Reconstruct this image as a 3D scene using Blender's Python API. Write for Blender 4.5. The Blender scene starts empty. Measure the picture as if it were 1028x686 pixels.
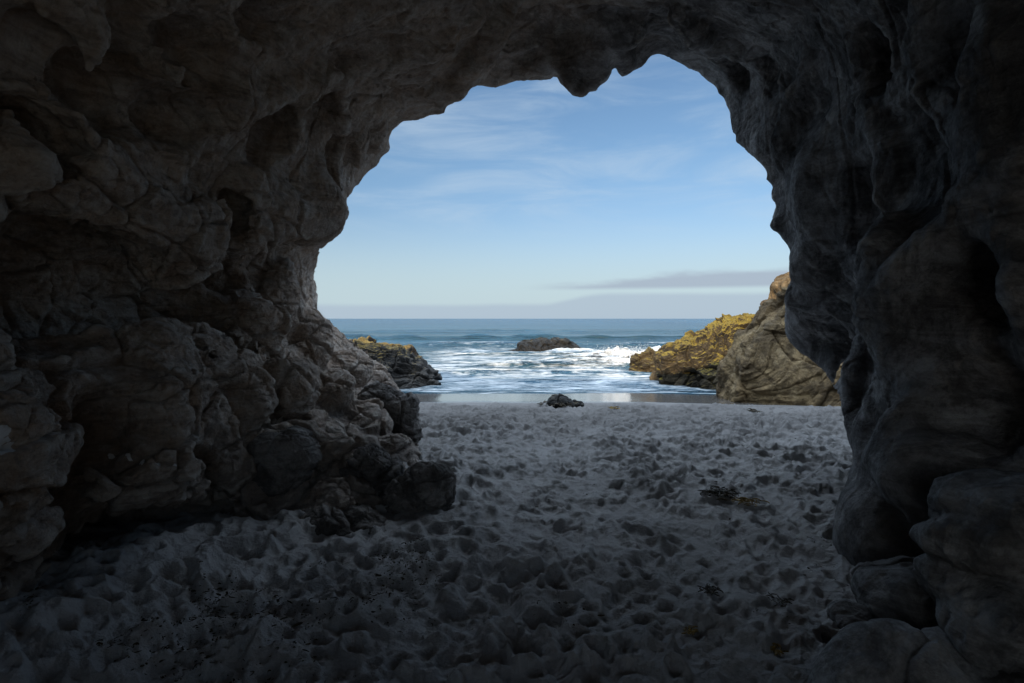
import bpy, math, random, time
import numpy as np
T0 = time.time()
f32 = np.float32
rng = np.random.default_rng(7)
random.seed(7)
R_ = math.radians

# ------------------------------------------------------------------ scene basics
sc = bpy.context.scene
COL = sc.collection
FPX, CX, HY = 571.0, 514.0, 319.8          # focal length in photo pixels, centre column, horizon row
CAMZ = 1.6
SEA_Z = -2.13

def P(px, py, d):
    return np.array([(px - CX) / FPX * d, d, CAMZ - (py - HY) / FPX * d])

cam_d = bpy.data.cameras.new('camera'); cam = bpy.data.objects.new('camera', cam_d); COL.objects.link(cam)
cam.location = (0, 0, CAMZ); cam.rotation_euler = (R_(90), 0, 0)
cam_d.sensor_width = 36; cam_d.lens = 36 * FPX / 1028.0
cam_d.shift_y = -(343.0 - HY) / 1028.0
cam_d.clip_start = 0.05; cam_d.clip_end = 20000
sc.camera = cam

# ------------------------------------------------------------------ numpy noise
def _hash(ix, iy, iz, seed):
    h = (ix.astype(np.uint32) * np.uint32(374761393) + iy.astype(np.uint32) * np.uint32(668265263)
         + iz.astype(np.uint32) * np.uint32(2147483647) + np.uint32((seed * 144269504 + 1013904223) & 0xffffffff))
    h ^= h >> np.uint32(13); h *= np.uint32(1274126177); h ^= h >> np.uint32(16)
    h *= np.uint32(2246822519); h ^= h >> np.uint32(15)
    return h

_G = rng.normal(size=(256, 3)).astype(f32); _G /= np.linalg.norm(_G, axis=1)[:, None]

def perlin(p, seed=0):
    out = np.empty(len(p), f32)
    for a in range(0, len(p), 200000):
        q = p[a:a + 200000].astype(f32)
        i = np.floor(q).astype(np.int32); f = q - i
        u = f * f * f * (f * (f * 6 - 15) + 10)
        def g(dx, dy, dz):
            h = _hash(i[:, 0] + dx, i[:, 1] + dy, i[:, 2] + dz, seed) & np.uint32(255)
            gr = _G[h]
            return gr[:, 0] * (f[:, 0] - dx) + gr[:, 1] * (f[:, 1] - dy) + gr[:, 2] * (f[:, 2] - dz)
        ux, uy, uz = u[:, 0], u[:, 1], u[:, 2]
        def L(A, B, t): return A + (B - A) * t
        x00 = L(g(0, 0, 0), g(1, 0, 0), ux); x10 = L(g(0, 1, 0), g(1, 1, 0), ux)
        x01 = L(g(0, 0, 1), g(1, 0, 1), ux); x11 = L(g(0, 1, 1), g(1, 1, 1), ux)
        out[a:a + 200000] = L(L(x00, x10, uy), L(x01, x11, uy), uz)
    return out * 1.5

def ridged(p, freq, octaves, seed, gain=0.5, lac=2.03):
    s = np.zeros(len(p), f32); a = 1.0; w = np.ones(len(p), f32); tot = 0
    for o in range(octaves):
        n = 1 - np.abs(perlin(p * f32(freq) + f32(17.3 * o), seed + o)) * 1.35
        n = np.clip(n, 0, 1) ** 2
        s += a * n * w; w = np.clip(n * 1.4, 0, 1); tot += a; a *= gain; freq *= lac
    return s / tot

def fbm(p, freq, octaves, seed, gain=0.5):
    s = np.zeros(len(p), f32); a = 1.0; tot = 0
    for o in range(octaves):
        s += a * perlin(p * f32(freq) + f32(9.1 * o), seed + o); tot += a; a *= gain; freq *= 2.03
    return s / tot

def worley(p, seed):
    F1 = np.empty(len(p), f32); F2 = np.empty(len(p), f32); ID = np.empty(len(p), f32); worley.tilt = np.empty(len(p), f32)
    for a in range(0, len(p), 200000):
        q = p[a:a + 200000].astype(f32); i = np.floor(q).astype(np.int32); f = q - i
        f1 = np.full(len(q), 9, f32); f2 = np.full(len(q), 9, f32); idv = np.zeros(len(q), f32); tl = np.zeros(len(q), f32)
        for dx in (-1, 0, 1):
            for dy in (-1, 0, 1):
                for dz in (-1, 0, 1):
                    h = _hash(i[:, 0] + dx, i[:, 1] + dy, i[:, 2] + dz, seed)
                    ox = (h & np.uint32(1023)).astype(f32) / 1023; oy = ((h >> np.uint32(10)) & np.uint32(1023)).astype(f32) / 1023
                    oz = ((h >> np.uint32(20)) & np.uint32(1023)).astype(f32) / 1023
                    ex, ey, ez = f[:, 0] - dx - ox, f[:, 1] - dy - oy, f[:, 2] - dz - oz; d = ex * ex + ey * ey + ez * ez
                    m = d < f1
                    f2 = np.where(m, f1, np.minimum(f2, d)); f1 = np.where(m, d, f1); idv = np.where(m, ox, idv)
                    tl = np.where(m, ((ox * 57.3) % 1 - .5) * ex + ((oy * 57.3) % 1 - .5) * ey + ((oz * 57.3) % 1 - .5) * ez, tl)
        F1[a:a + 200000] = np.sqrt(f1); F2[a:a + 200000] = np.sqrt(f2); ID[a:a + 200000] = idv; worley.tilt[a:a + 200000] = tl
    return F1, F2, ID

def sstep(a, b, x):
    t = np.clip((x - a) / (b - a), 0, 1); return t * t * (3 - 2 * t)

# ------------------------------------------------------------------ implicit sculpting
class Field:
    """a grid of signed distances, negative inside rock"""
    def __init__(s, lo, hi, res):
        s.lo = np.array(lo, float); s.res = res
        s.n = np.ceil((np.array(hi) - s.lo) / res).astype(int) + 1
        s.ax = [(s.lo[i] + res * np.arange(s.n[i])).astype(f32) for i in range(3)]
        s.g = None; s.W = None
    def fill(s, fn, slab=24):
        s.g = np.empty(tuple(s.n), f32)
        for a in range(0, s.n[0], slab):
            X, Y, Z = np.meshgrid(s.ax[0][a:a + slab], s.ax[1], s.ax[2], indexing='ij')
            s.g[a:a + slab] = fn(X, Y, Z)
    def make_warp(s, amp=.10, freq=1.7, amp2=.045, freq2=4.6, seed=700, step=3):
        """an offset field that keeps the sculpted shapes from being regular"""
        cx = [s.ax[i][::step] for i in range(3)]; cx = [np.append(c, c[-1] + step * s.res).astype(f32) for c in cx]
        X, Y, Z = np.meshgrid(*cx, indexing='ij'); p = np.stack([X.ravel(), Y.ravel(), Z.ravel()], 1)
        s.W = []
        for k in range(3):
            w = (amp * perlin(p * freq, seed + k) + amp2 * perlin(p * freq2, seed + 5 + k)).reshape(X.shape)
            for a in range(3):
                f = np.arange(s.n[a]) / step; i = np.floor(f).astype(int); t = (f - i).astype(f32); sh = [1, 1, 1]; sh[a] = -1; t = t.reshape(sh)
                w = np.take(w, i, a) * (1 - t) + np.take(w, i + 1, a) * t
            s.W.append(w.astype(f32))
    def block(s, lo, hi):
        sl = []
        for i in range(3):
            a = int(np.clip(math.floor((lo[i] - s.lo[i]) / s.res), 0, s.n[i])); b = int(np.clip(math.ceil((hi[i] - s.lo[i]) / s.res) + 1, 0, s.n[i]))
            if b <= a: return None
            sl.append(slice(a, b))
        return tuple(sl)
    def coords(s, sl):
        c = np.meshgrid(s.ax[0][sl[0]], s.ax[1][sl[1]], s.ax[2][sl[2]], indexing='ij')
        return c if s.W is None else [c[i] + s.W[i][sl] for i in range(3)]
    def _mix(s, sl, d, k, carve):
        g = s.g[sl]
        if carve:
            d = -d; h = np.clip(0.5 - 0.5 * (d - g) / k, 0, 1)      # smooth max
            s.g[sl] = d + (g - d) * h + k * h * (1 - h)
        else:
            h = np.clip(0.5 + 0.5 * (d - g) / k, 0, 1)
            s.g[sl] = d + (g - d) * h - k * h * (1 - h)
    def ell(s, c, r, k=0.12, carve=False, rot=0.0, tilt=0.0):
        c = np.array(c); r = np.array(r, float); m = r.max() + k + 0.35
        sl = s.block(c - m, c + m)
        if sl is None: return
        X, Y, Z = s.coords(sl); X = X - c[0]; Y = Y - c[1]; Z = Z - c[2]
        if rot: ca, sa = math.cos(rot), math.sin(rot); X, Y = ca * X + sa * Y, -sa * X + ca * Y
        if tilt: ca, sa = math.cos(tilt), math.sin(tilt); X, Z = ca * X + sa * Z, -sa * X + ca * Z
        k0 = np.sqrt((X / r[0]) ** 2 + (Y / r[1]) ** 2 + (Z / r[2]) ** 2) + 1e-6
        k1 = np.sqrt((X / r[0] ** 2) ** 2 + (Y / r[1] ** 2) ** 2 + (Z / r[2] ** 2) ** 2) + 1e-6
        s._mix(sl, k0 * (k0 - 1) / k1, k, carve)
    def cap(s, a, b, ra, rb, k=0.1, carve=False):
        a = np.array(a); b = np.array(b); m = max(ra, rb) + k + 0.3
        sl = s.block(np.minimum(a, b) - m, np.maximum(a, b) + m)
        if sl is None: return
        X, Y, Z = s.coords(sl); ab = b - a
        t = np.clip(((X - a[0]) * ab[0] + (Y - a[1]) * ab[1] + (Z - a[2]) * ab[2]) / max(ab @ ab, 1e-9), 0, 1)
        d = np.sqrt((X - a[0] - ab[0] * t) ** 2 + (Y - a[1] - ab[1] * t) ** 2 + (Z - a[2] - ab[2] * t) ** 2) - (ra + (rb - ra) * t)
        s._mix(sl, d.astype(f32), k, carve)
    def chain(s, pts, rad, k=0.1, carve=False, taper=True):
        n = len(pts) - 1
        rr = [rad * ((0.45 + 0.55 * math.sin(math.pi * (i + .5) / (n + 1))) if taper else 1) for i in range(n + 1)]
        for i in range(n): s.cap(pts[i], pts[i + 1], rr[i], rr[i + 1], k, carve)
    def nets(s):
        """surface nets: vertices and quads of the zero level"""
        g = s.g; nx, ny, nz = g.shape; neg = g < 0
        cnt = np.zeros((nx - 1, ny - 1, nz - 1), np.uint8)
        for dx in (0, 1):
            for dy in (0, 1):
                for dz in (0, 1): cnt += neg[dx:nx - 1 + dx, dy:ny - 1 + dy, dz:nz - 1 + dz]
        act = (cnt > 0) & (cnt < 8)
        I, J, K = np.nonzero(act)
        idx = np.full(act.shape, -1, np.int32); idx[I, J, K] = np.arange(len(I), dtype=np.int32)
        cs = [(a, b, c) for a in (0, 1) for b in (0, 1) for c in (0, 1)]
        val = {c: g[I + c[0], J + c[1], K + c[2]] for c in cs}
        acc = np.zeros((len(I), 3), f32); num = np.zeros(len(I), f32)
        for c in cs:
            for a in range(3):
                if c[a] == 0:
                    e = list(c); e[a] = 1; e = tuple(e); va, vb = val[c], val[e]
                    m = (va < 0) != (vb < 0)
                    t = np.where(m, va / np.where(m, va - vb, 1), 0)
                    pos = np.array(c, f32)[None, :] + np.zeros((len(I), 3), f32); pos[:, a] += t
                    acc += pos * m[:, None]; num += m
        v = (acc / num[:, None] + np.stack([I, J, K], 1)) * s.res + s.lo
        quads = []
        for a in range(3):
            b, c = (a + 1) % 3, (a + 2) % 3
            sl0 = [slice(None)] * 3; sl1 = [slice(None)] * 3
            sl0[a] = slice(0, -1); sl1[a] = slice(1, None)
            n0 = neg[tuple(sl0)]; ch = n0 != neg[tuple(sl1)]
            E = np.array(np.nonzero(ch)); ok = (E[b] > 0) & (E[c] > 0) & (E[b] < g.shape[b] - 1) & (E[c] < g.shape[c] - 1)
            E = E[:, ok]; inside = n0[E[0], E[1], E[2]]
            def cell(db, dc):
                q = E.copy(); q[b] += db; q[c] += dc; return idx[q[0], q[1], q[2]]
            Q = np.stack([cell(-1, -1), cell(0, -1), cell(0, 0), cell(-1, 0)], 1)
            Q[~inside] = Q[~inside][:, ::-1]
            quads.append(Q)
        return v.astype(f32), np.concatenate(quads).astype(np.int32)

def mesh_from(name, v, q, smooth=True):
    me = bpy.data.meshes.new(name); n = q.shape[1]
    me.vertices.add(len(v)); me.vertices.foreach_set('co', np.ascontiguousarray(v, f32).ravel())
    me.loops.add(q.size); me.loops.foreach_set('vertex_index', np.ascontiguousarray(q, np.int32).ravel())
    me.polygons.add(len(q)); me.polygons.foreach_set('loop_start', np.arange(0, q.size, n, dtype=np.int32))
    if smooth: me.polygons.foreach_set('use_smooth', np.ones(len(q), bool))
    me.update(calc_edges=True); me.validate()
    return me

def get_v(me):
    a = np.empty(len(me.vertices) * 3, f32); me.vertices.foreach_get('co', a); return a.reshape(-1, 3)
def get_n(me):
    a = np.empty(len(me.vertices) * 3, f32); me.vertex_normals.foreach_get('vector', a); return a.reshape(-1, 3)
def get_q(me):
    a = np.empty(len(me.loops), np.int32); me.loops.foreach_get('vertex_index', a); return a.reshape(-1, 4)

def subdivide(v, q, level):
    me = mesh_from('tmp', v, q)
    if level == 0: return get_v(me), get_q(me), get_n(me)
    o = bpy.data.objects.new('tmp', me); COL.objects.link(o)
    m = o.modifiers.new('s', 'SUBSURF'); m.levels = level; m.render_levels = level; m.boundary_smooth = 'ALL'
    ev = o.evaluated_get(bpy.context.evaluated_depsgraph_get()); m2 = ev.to_mesh()
    r = get_v(m2).copy(), get_q(m2).copy(), get_n(m2).copy()
    ev.to_mesh_clear(); bpy.data.objects.remove(o); bpy.data.meshes.remove(me)
    return r

def keep_faces(v, q, mask):
    q = q[mask]; u, inv = np.unique(q, return_inverse=True)
    return v[u], inv.reshape(q.shape).astype(np.int32), u

def add_obj(name, me, mat, parent=None):
    o = bpy.data.objects.new(name, me); COL.objects.link(o); me.name = name
    if mat: me.materials.append(mat)
    if parent: o.parent = parent
    return o

def tag(o, label=None, cat=None, group=None, kind=None):
    for k, x in (('label', label), ('category', cat), ('group', group), ('kind', kind)):
        if x: o[k] = x
    return o

# ------------------------------------------------------------------ node helper
class NT:
    def __init__(s, tree): s.t = tree; s.t.nodes.clear()
    def n(s, typ, **kw):
        nd = s.t.nodes.new(typ)
        ins = kw.pop('ins', {})
        for k, x in kw.items(): setattr(nd, k, x)
        for k, x in ins.items(): s.set(nd, k, x)
        return nd
    def set(s, nd, k, x):
        sock = nd.inputs[k]
        if isinstance(x, bpy.types.NodeSocket): s.t.links.new(x, sock)
        elif isinstance(x, bpy.types.Node): s.t.links.new(x.outputs[0], sock)
        else: sock.default_value = x
    def m(s, op, a, b=0.0, c=0.0, clamp=False):
        nd = s.n('ShaderNodeMath', operation=op, use_clamp=clamp)
        for i, x in enumerate((a, b, c)): s.set(nd, i, x)
        return nd.outputs[0]
    def ramp(s, fac, a, b, lo=0.0, hi=1.0):
        nd = s.n('ShaderNodeMapRange', interpolation_type='SMOOTHSTEP')
        for i, x in enumerate((fac, a, b, lo, hi)): s.set(nd, i, x)
        return nd.outputs[0]
    def mix(s, fac, a, b, blend='MIX'):
        nd = s.n('ShaderNodeMix', data_type='RGBA', blend_type=blend)
        s.set(nd, 0, fac); s.set(nd, 6, a); s.set(nd, 7, b)
        return nd.outputs[2]
    def noise(s, vec, scale, detail=6, rough=0.6, dist=0.0):
        nd = s.n('ShaderNodeTexNoise')
        if vec is not None: s.set(nd, 'Vector', vec)
        s.set(nd, 'Scale', scale); s.set(nd, 'Detail', detail); s.set(nd, 'Roughness', rough); s.set(nd, 'Distortion', dist)
        return nd.outputs[0]
    def mapping(s, vec, scale=(1, 1, 1), rot=(0, 0, 0), loc=(0, 0, 0)):
        nd = s.n('ShaderNodeMapping'); s.set(nd, 'Vector', vec); s.set(nd, 'Scale', scale); s.set(nd, 'Rotation', rot); s.set(nd, 'Location', loc)
        return nd.outputs[0]

def C(r, g, b): return (r, g, b, 1)
def new_mat(name):
    m = bpy.data.materials.new(name); m.use_nodes = True
    return m, NT(m.node_tree)
def finish(nt, base, rough, normal=None, spec=0.3):
    b = nt.n('ShaderNodeBsdfPrincipled'); nt.set(b, 'Base Color', base); nt.set(b, 'Roughness', rough); nt.set(b, 'Specular IOR Level', spec)
    if normal is not None: nt.set(b, 'Normal', normal)
    nt.set(nt.n('ShaderNodeOutputMaterial'), 'Surface', b)
    return b
def bump(nt, h, strength, dist, prev=None):
    b = nt.n('ShaderNodeBump'); nt.set(b, 'Height', h); nt.set(b, 'Strength', strength); nt.set(b, 'Distance', dist)
    if prev is not None: nt.set(b, 'Normal', prev)
    return b.outputs[0]

# ------------------------------------------------------------------ materials
def rock_material(name, dark, mid, light, warm=None, bump_s=0.6, scale=1.0, veins=0.5, rough=0.85, algae=None, droppings=False, foot=False):
    m, nt = new_mat(name)
    pos = nt.n('ShaderNodeNewGeometry').outputs['Position']
    sep = nt.n('ShaderNodeSeparateXYZ', ins={0: pos})
    big = nt.noise(pos, 0.9 * scale, 5, 0.6, 0.4)
    med = nt.noise(pos, 5.0 * scale, 8, 0.65, 0.3)
    fine = nt.noise(pos, 38.0 * scale, 6, 0.7)
    c = nt.mix(nt.ramp(big, 0.36, 0.64), dark, mid)
    c = nt.mix(nt.ramp(med, 0.48, 0.78, 0.0, 0.6), c, light)
    blot = nt.noise(pos, 2.2 * scale, 9, 0.72, 0.8)
    c = nt.mix(nt.ramp(blot, 0.40, 0.60, 0.8, 0.0), c, nt.mix(1.0, c, C(0.22, 0.21, 0.21), 'MULTIPLY'))
    if warm is not None:      # left and upper rock is browner, the right wall greyer
        side = nt.m('ADD', sep.outputs[0], nt.m('MULTIPLY', nt.m('SUBTRACT', big, 0.5), 5.0))
        c = nt.mix(nt.ramp(side, -0.5, 2.0, 0.85, 0.0), c, nt.mix(nt.ramp(med, 0.3, 0.7), warm, nt.mix(0.5, warm, light)))
    if algae is not None:     # growth on top of the rock
        nz = nt.n('ShaderNodeSeparateXYZ', ins={0: nt.n('ShaderNodeNewGeometry').outputs['Normal']}).outputs[2]
        k = nt.m('ADD', nt.m('ADD', nz, nt.m('MULTIPLY', sep.outputs[2], algae[2])), nt.m('MULTIPLY', nt.m('SUBTRACT', med, 0.5), 1.6))
        c = nt.mix(nt.ramp(k, algae[1], algae[1] + 0.5), c, nt.mix(nt.ramp(fine, 0.35, 0.7), algae[0], nt.mix(0.65, algae[0], C(0.03, 0.025, 0.01))))
    wv = nt.n('ShaderNodeTexVoronoi', feature='DISTANCE_TO_EDGE')
    wp = nt.n('ShaderNodeVectorMath', operation='MULTIPLY_ADD')
    nt.set(wp, 0, nt.n('ShaderNodeTexNoise', ins={'Vector': pos, 'Scale': 2.5 * scale, 'Detail': 5.0}).outputs[1]); nt.set(wp, 1, (0.5 / scale,) * 3); nt.set(wp, 2, pos)
    nt.set(wv, 'Vector', wp.outputs[0]); nt.set(wv, 'Scale', 2.6 * scale)
    st = nt.noise(nt.mapping(pos, (1.4 * scale, 1.4 * scale, 6.5 * scale), (.35, .5, .2)), 1.6, 7, .7, 1.2)      # bedding and stains
    c = nt.mix(nt.ramp(st, 0.36, 0.62, 0.55, 0.0), c, nt.mix(1.0, c, C(0.36, 0.32, 0.30), 'MULTIPLY'))
    gr = nt.noise(pos, 16 * scale, 9, .75)
    c = nt.mix(nt.ramp(gr, 0.30, 0.52, 0.6, 0.0), c, nt.mix(1.0, c, C(0.35, 0.34, 0.34), 'MULTIPLY'))
    vein = nt.m('MULTIPLY', nt.ramp(wv.outputs[0], 0.0, 0.025, 1, 0), nt.ramp(big, 0.45, 0.6))
    c = nt.mix(nt.m('MULTIPLY', vein, veins), c, C(0.42, 0.38, 0.34))
    c = nt.mix(nt.ramp(fine, 0.4, 0.75, 0.0, 0.45), nt.mix(0.0, c, c), nt.mix(0.5, c, C(0.0, 0.0, 0.0)))
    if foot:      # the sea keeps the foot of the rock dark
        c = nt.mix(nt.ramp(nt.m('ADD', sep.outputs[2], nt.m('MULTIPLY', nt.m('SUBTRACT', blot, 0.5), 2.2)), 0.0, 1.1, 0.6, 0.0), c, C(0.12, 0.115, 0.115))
    if droppings:      # light on the ridges put into the colour: paler convex edges
        rlight = nt.n('ShaderNodeAttribute', attribute_name='ridge_light').outputs['Fac']
        c = nt.mix(nt.ramp(nt.m('ADD', rlight, nt.m('MULTIPLY', nt.m('SUBTRACT', med, 0.5), 1.6)), 0.55, 1.5, 0, 0.35), c, C(0.60, 0.55, 0.49))
        at = nt.n('ShaderNodeAttribute', attribute_name='droppings').outputs['Fac']
        c = nt.mix(nt.ramp(nt.m('ADD', at, nt.m('MULTIPLY', nt.m('SUBTRACT', med, 0.5), 0.9)), 0.5, 0.62), c, C(0.75, 0.76, 0.78))
    pits = nt.n('ShaderNodeTexVoronoi', feature='SMOOTH_F1'); nt.set(pits, 'Vector', pos); nt.set(pits, 'Scale', 17.0 * scale)
    n1 = bump(nt, nt.noise(pos, 7 * scale, 12, 0.68, 0.3), bump_s, 0.09 / scale)
    n2 = bump(nt, pits.outputs[0], bump_s * 0.35, 0.02 / scale, n1)
    n3 = bump(nt, nt.noise(pos, 60 * scale, 5, 0.7), bump_s * 0.7, 0.010 / scale, n2)
    finish(nt, c, rough, n3, 0.25)
    return m

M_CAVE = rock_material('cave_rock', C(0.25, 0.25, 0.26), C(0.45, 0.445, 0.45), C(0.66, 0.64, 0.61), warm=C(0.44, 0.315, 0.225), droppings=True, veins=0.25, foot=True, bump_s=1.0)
M_DARK = rock_material('boulder_rock', C(0.22, 0.205, 0.195), C(0.33, 0.31, 0.295), C(0.46, 0.43, 0.40), veins=0.1, bump_s=1.0)
M_GREY = rock_material('shore_boulder_rock', C(0.24, 0.245, 0.25), C(0.36, 0.365, 0.37), C(0.48, 0.48, 0.47), veins=0.12, bump_s=0.5)
M_ALGAE = rock_material('algae_rock', C(0.06, 0.047, 0.03), C(0.11, 0.085, 0.05), C(0.20, 0.155, 0.085), scale=0.35, veins=0.0, algae=(C(0.27, 0.195, 0.03), 0.36, 0.16), bump_s=0.9)
M_TAN = rock_material('tan_rock', C(0.16, 0.105, 0.05), C(0.29, 0.205, 0.105), C(0.47, 0.37, 0.23), scale=0.35, veins=0.0, bump_s=0.9)
M_WET = rock_material('wet_sea_rock', C(0.010, 0.009, 0.008), C(0.02, 0.018, 0.015), C(0.045, 0.038, 0.028), scale=0.35, veins=0.0, rough=0.55, algae=(C(0.16, 0.11, 0.02), 0.75, 0.2), bump_s=0.9)
M_LEFTSEA = rock_material('left_sea_rock', C(0.045, 0.042, 0.04), C(0.085, 0.075, 0.065), C(0.15, 0.13, 0.11), scale=0.35, veins=0.0, rough=0.6, algae=(C(0.26, 0.17, 0.03), 0.42, 0.34), bump_s=0.9)

def sand_material():
    m, nt = new_mat('sand')
    pos = nt.n('ShaderNodeNewGeometry').outputs['Position']
    wet = nt.n('ShaderNodeAttribute', attribute_name='wet').outputs['Fac']
    big = nt.noise(pos, 0.7, 5, 0.6); med = nt.noise(pos, 9, 8, 0.7); fine = nt.noise(pos, 260, 3, 0.8)
    c = nt.mix(nt.ramp(big, 0.35, 0.65), C(0.31, 0.307, 0.308), C(0.43, 0.425, 0.424))
    c = nt.mix(nt.ramp(med, 0.5, 0.75, 0, 0.5), c, C(0.13, 0.125, 0.12))
    c = nt.mix(nt.ramp(fine, 0.52, 0.72, 0, 0.45), c, C(0.17, 0.16, 0.15))
    damp = nt.ramp(nt.m('ADD', nt.n('ShaderNodeSeparateXYZ', ins={0: pos}).outputs[1], nt.m('MULTIPLY', nt.m('SUBTRACT', big, .5), 8.0)), 4.5, 11.5, 0, .8)
    c = nt.mix(damp, c, C(0.105, 0.098, 0.094))      # damp towards the sea
    c = nt.mix(nt.m('MULTIPLY', wet, 0.85), c, C(0.10, 0.092, 0.085))
    n1 = bump(nt, nt.noise(pos, 28, 8, 0.7), nt.m('MULTIPLY_ADD', wet, -0.9, 0.95), 0.03)
    n2 = bump(nt, fine, nt.m('MULTIPLY_ADD', wet, -0.6, 0.6), 0.004, n1)
    finish(nt, c, nt.ramp(wet, 0.5, 1.0, 0.92, 0.07), n2, nt.m('MULTIPLY_ADD', wet, 0.35, 0.15))
    return m

def sea_material():
    m, nt = new_mat('sea_water')
    pos = nt.n('ShaderNodeNewGeometry').outputs['Position']
    foam = nt.n('ShaderNodeAttribute', attribute_name='foam').outputs['Fac']
    sep = nt.n('ShaderNodeSeparateXYZ', ins={0: pos})
    p1 = nt.mapping(pos, (0.45, 1.0, 1.0))
    lace = nt.noise(p1, 1.1, 10, 0.66, 0.8); lace2 = nt.noise(p1, 5.0, 8, 0.7, 0.4)
    k = nt.m('ADD', nt.m('MULTIPLY_ADD', foam, 1.05, nt.m('MULTIPLY', nt.m('SUBTRACT', lace, 0.5), 1.5)), nt.m('MULTIPLY', nt.m('SUBTRACT', lace2, 0.5), 0.6))
    fk = nt.ramp(k, 0.34, 0.95)
    far = nt.ramp(sep.outputs[1], 60, 500)
    w = nt.mix(far, C(0.010, 0.042, 0.06), C(0.006, 0.036, 0.07))
    swell = nt.noise(nt.mapping(pos, (0.012, 0.05, 1)), 1.0, 5, 0.6)
    w = nt.mix(nt.ramp(swell, 0.4, 0.65, 0, 0.7), w, C(0.02, 0.09, 0.15))
    n1 = bump(nt, nt.noise(nt.mapping(pos, (0.16, 0.45, 1)), 1.0, 6, 0.6), 1.0, 1.8)
    n1 = bump(nt, nt.noise(nt.mapping(pos, (0.02, 0.07, 1)), 1.0, 4, 0.55), 1.0, 9.0, n1)
    n2 = bump(nt, nt.noise(nt.mapping(pos, (1.6, 3.2, 1)), 1.0, 6, 0.65), 0.6, 0.14, n1)
    n3 = bump(nt, lace2, nt.m('MULTIPLY', fk, 0.7), 0.25, n2)
    b = finish(nt, nt.mix(fk, w, C(0.78, 0.80, 0.81)), nt.m('MULTIPLY_ADD', fk, 0.6, 0.2), n3, 0.36)
    nt.set(b, 'IOR', 1.33)
    return m

def simple_mat(name, a, b, scale, rough=0.6):
    m, nt = new_mat(name)
    pos = nt.n('ShaderNodeNewGeometry').outputs['Position']
    n = nt.noise(pos, scale, 6, 0.65)
    finish(nt, nt.mix(nt.ramp(n, 0.35, 0.65), a, b), rough, bump(nt, n, 0.4, 0.01), 0.35)
    return m
M_SAND = sand_material(); M_SEA = sea_material()
M_KELP = simple_mat('dark_kelp', C(0.018, 0.014, 0.009), C(0.05, 0.034, 0.014), 25)
M_KELPY = simple_mat('golden_kelp', C(0.13, 0.075, 0.012), C(0.26, 0.17, 0.03), 25)
M_SPRAY = simple_mat('spray_white', C(0.78, 0.79, 0.8), C(0.85, 0.85, 0.85), 5)

# ------------------------------------------------------------------ cave shape: how far the rock stands in each direction
CP = [  # (pixel x, pixel y, distance) for the inner face of the rock
 # left wall, bottom to top
 (0,660,2.7),(60,625,3.2),(150,600,3.75),(240,590,3.75),(330,570,3.95),(400,548,4.35),(440,528,4.6),
 (0,560,2.6),(0,450,2.25),(45,470,2.6),(70,520,3.6),(100,440,3.45),(150,470,3.3),(185,480,3.45),(210,500,4.2),(150,545,4.1),(250,540,4.3),
 (150,400,3.55),(190,400,3.7),(205,400,4.2),(60,400,3.1),(0,340,2.8),(60,320,3.5),(120,300,4.2),(170,330,4.0),(0,250,3.2),(70,240,3.9),
 (230,350,4.9),(215,310,5.2),(260,300,6.4),(250,272,6.5),(190,300,5.5),(150,285,4.9),(215,290,5.8),(270,380,5.2),(250,430,4.7),(300,440,4.9),(300,500,4.5),(350,480,4.6),(380,520,4.5),
 (290,340,6.8),(300,300,8.0),(317,290,9.2),(318,315,9.0),(300,380,6.2),(340,370,8.2),(360,400,7.4),(340,420,6.2),(380,440,6.2),(400,420,8.4),(400,395,10.2),(370,358,10.5),(420,455,6.6),(425,480,5.8),(412,412,10.5),
 (300,255,7.8),(322,255,8.8),
 # overhang and ceiling on the left
 (130,235,3.8),(185,262,4.5),(190,200,4.4),(225,215,5.0),(240,180,4.9),(280,180,5.5),(310,225,6.3),(340,225,6.9),(330,170,6.6),(355,180,7.6),
 (0,150,2.9),(0,0,2.6),(60,70,3.0),(80,120,3.3),(130,60,3.3),(160,140,3.95),(200,60,3.6),(220,110,4.1),(270,100,4.8),(300,40,4.4),(330,90,5.6),(370,130,7.0),(350,40,4.9),
 (400,30,5.1),(410,90,6.4),(440,60,5.7),(430,0,4.7),(480,20,5.6),(445,100,7.0),(460,90,7.3),(390,135,7.7),
 # middle of the ceiling
 (510,15,6.2),(500,60,7.4),(540,60,7.7),(590,80,7.3),(570,20,6.6),(560,0,6.0),(620,20,6.6),(650,0,5.8),(630,60,7.6),(660,45,7.8),(700,60,7.8),(690,20,6.4),(730,30,6.2),(720,80,7.9),(735,110,7.8),
 (760,0,5.0),(770,70,6.6),(760,120,7.2),(745,135,7.4),(790,30,5.4),
 # right wall
 (800,110,5.9),(780,180,6.9),(820,160,5.5),(850,200,5.1),(800,230,6.3),(790,250,6.6),(840,270,5.6),(860,300,5.6),(800,282,6.7),
 (850,80,4.8),(880,120,4.4),(900,40,4.0),(940,0,3.5),(930,110,3.7),(900,180,4.3),(950,170,3.7),(1000,100,3.0),(1028,0,2.8),(1028,150,2.75),(1000,220,3.2),
 (800,330,7.2),(830,350,7.2),(860,350,6.7),(840,385,6.6),(880,310,5.2),(895,250,3.9),(890,300,3.85),(930,280,3.45),(960,330,3.35),(905,360,3.8),(1028,300,2.95),(1000,400,3.0),
 (885,345,4.5),(870,380,4.7),(850,410,5.4),(900,400,4.0),(880,430,4.1),(855,440,4.6),(860,462,4.3),(940,430,3.25),
 (880,470,3.45),(910,500,3.2),(960,500,3.0),(860,510,3.6),(840,540,3.7),(880,570,3.45),(870,595,3.5),(1028,480,2.8),(950,560,3.2),(1028,600,2.7),(960,640,2.9),
]
pts3 = [P(*c) for c in CP]
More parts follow.
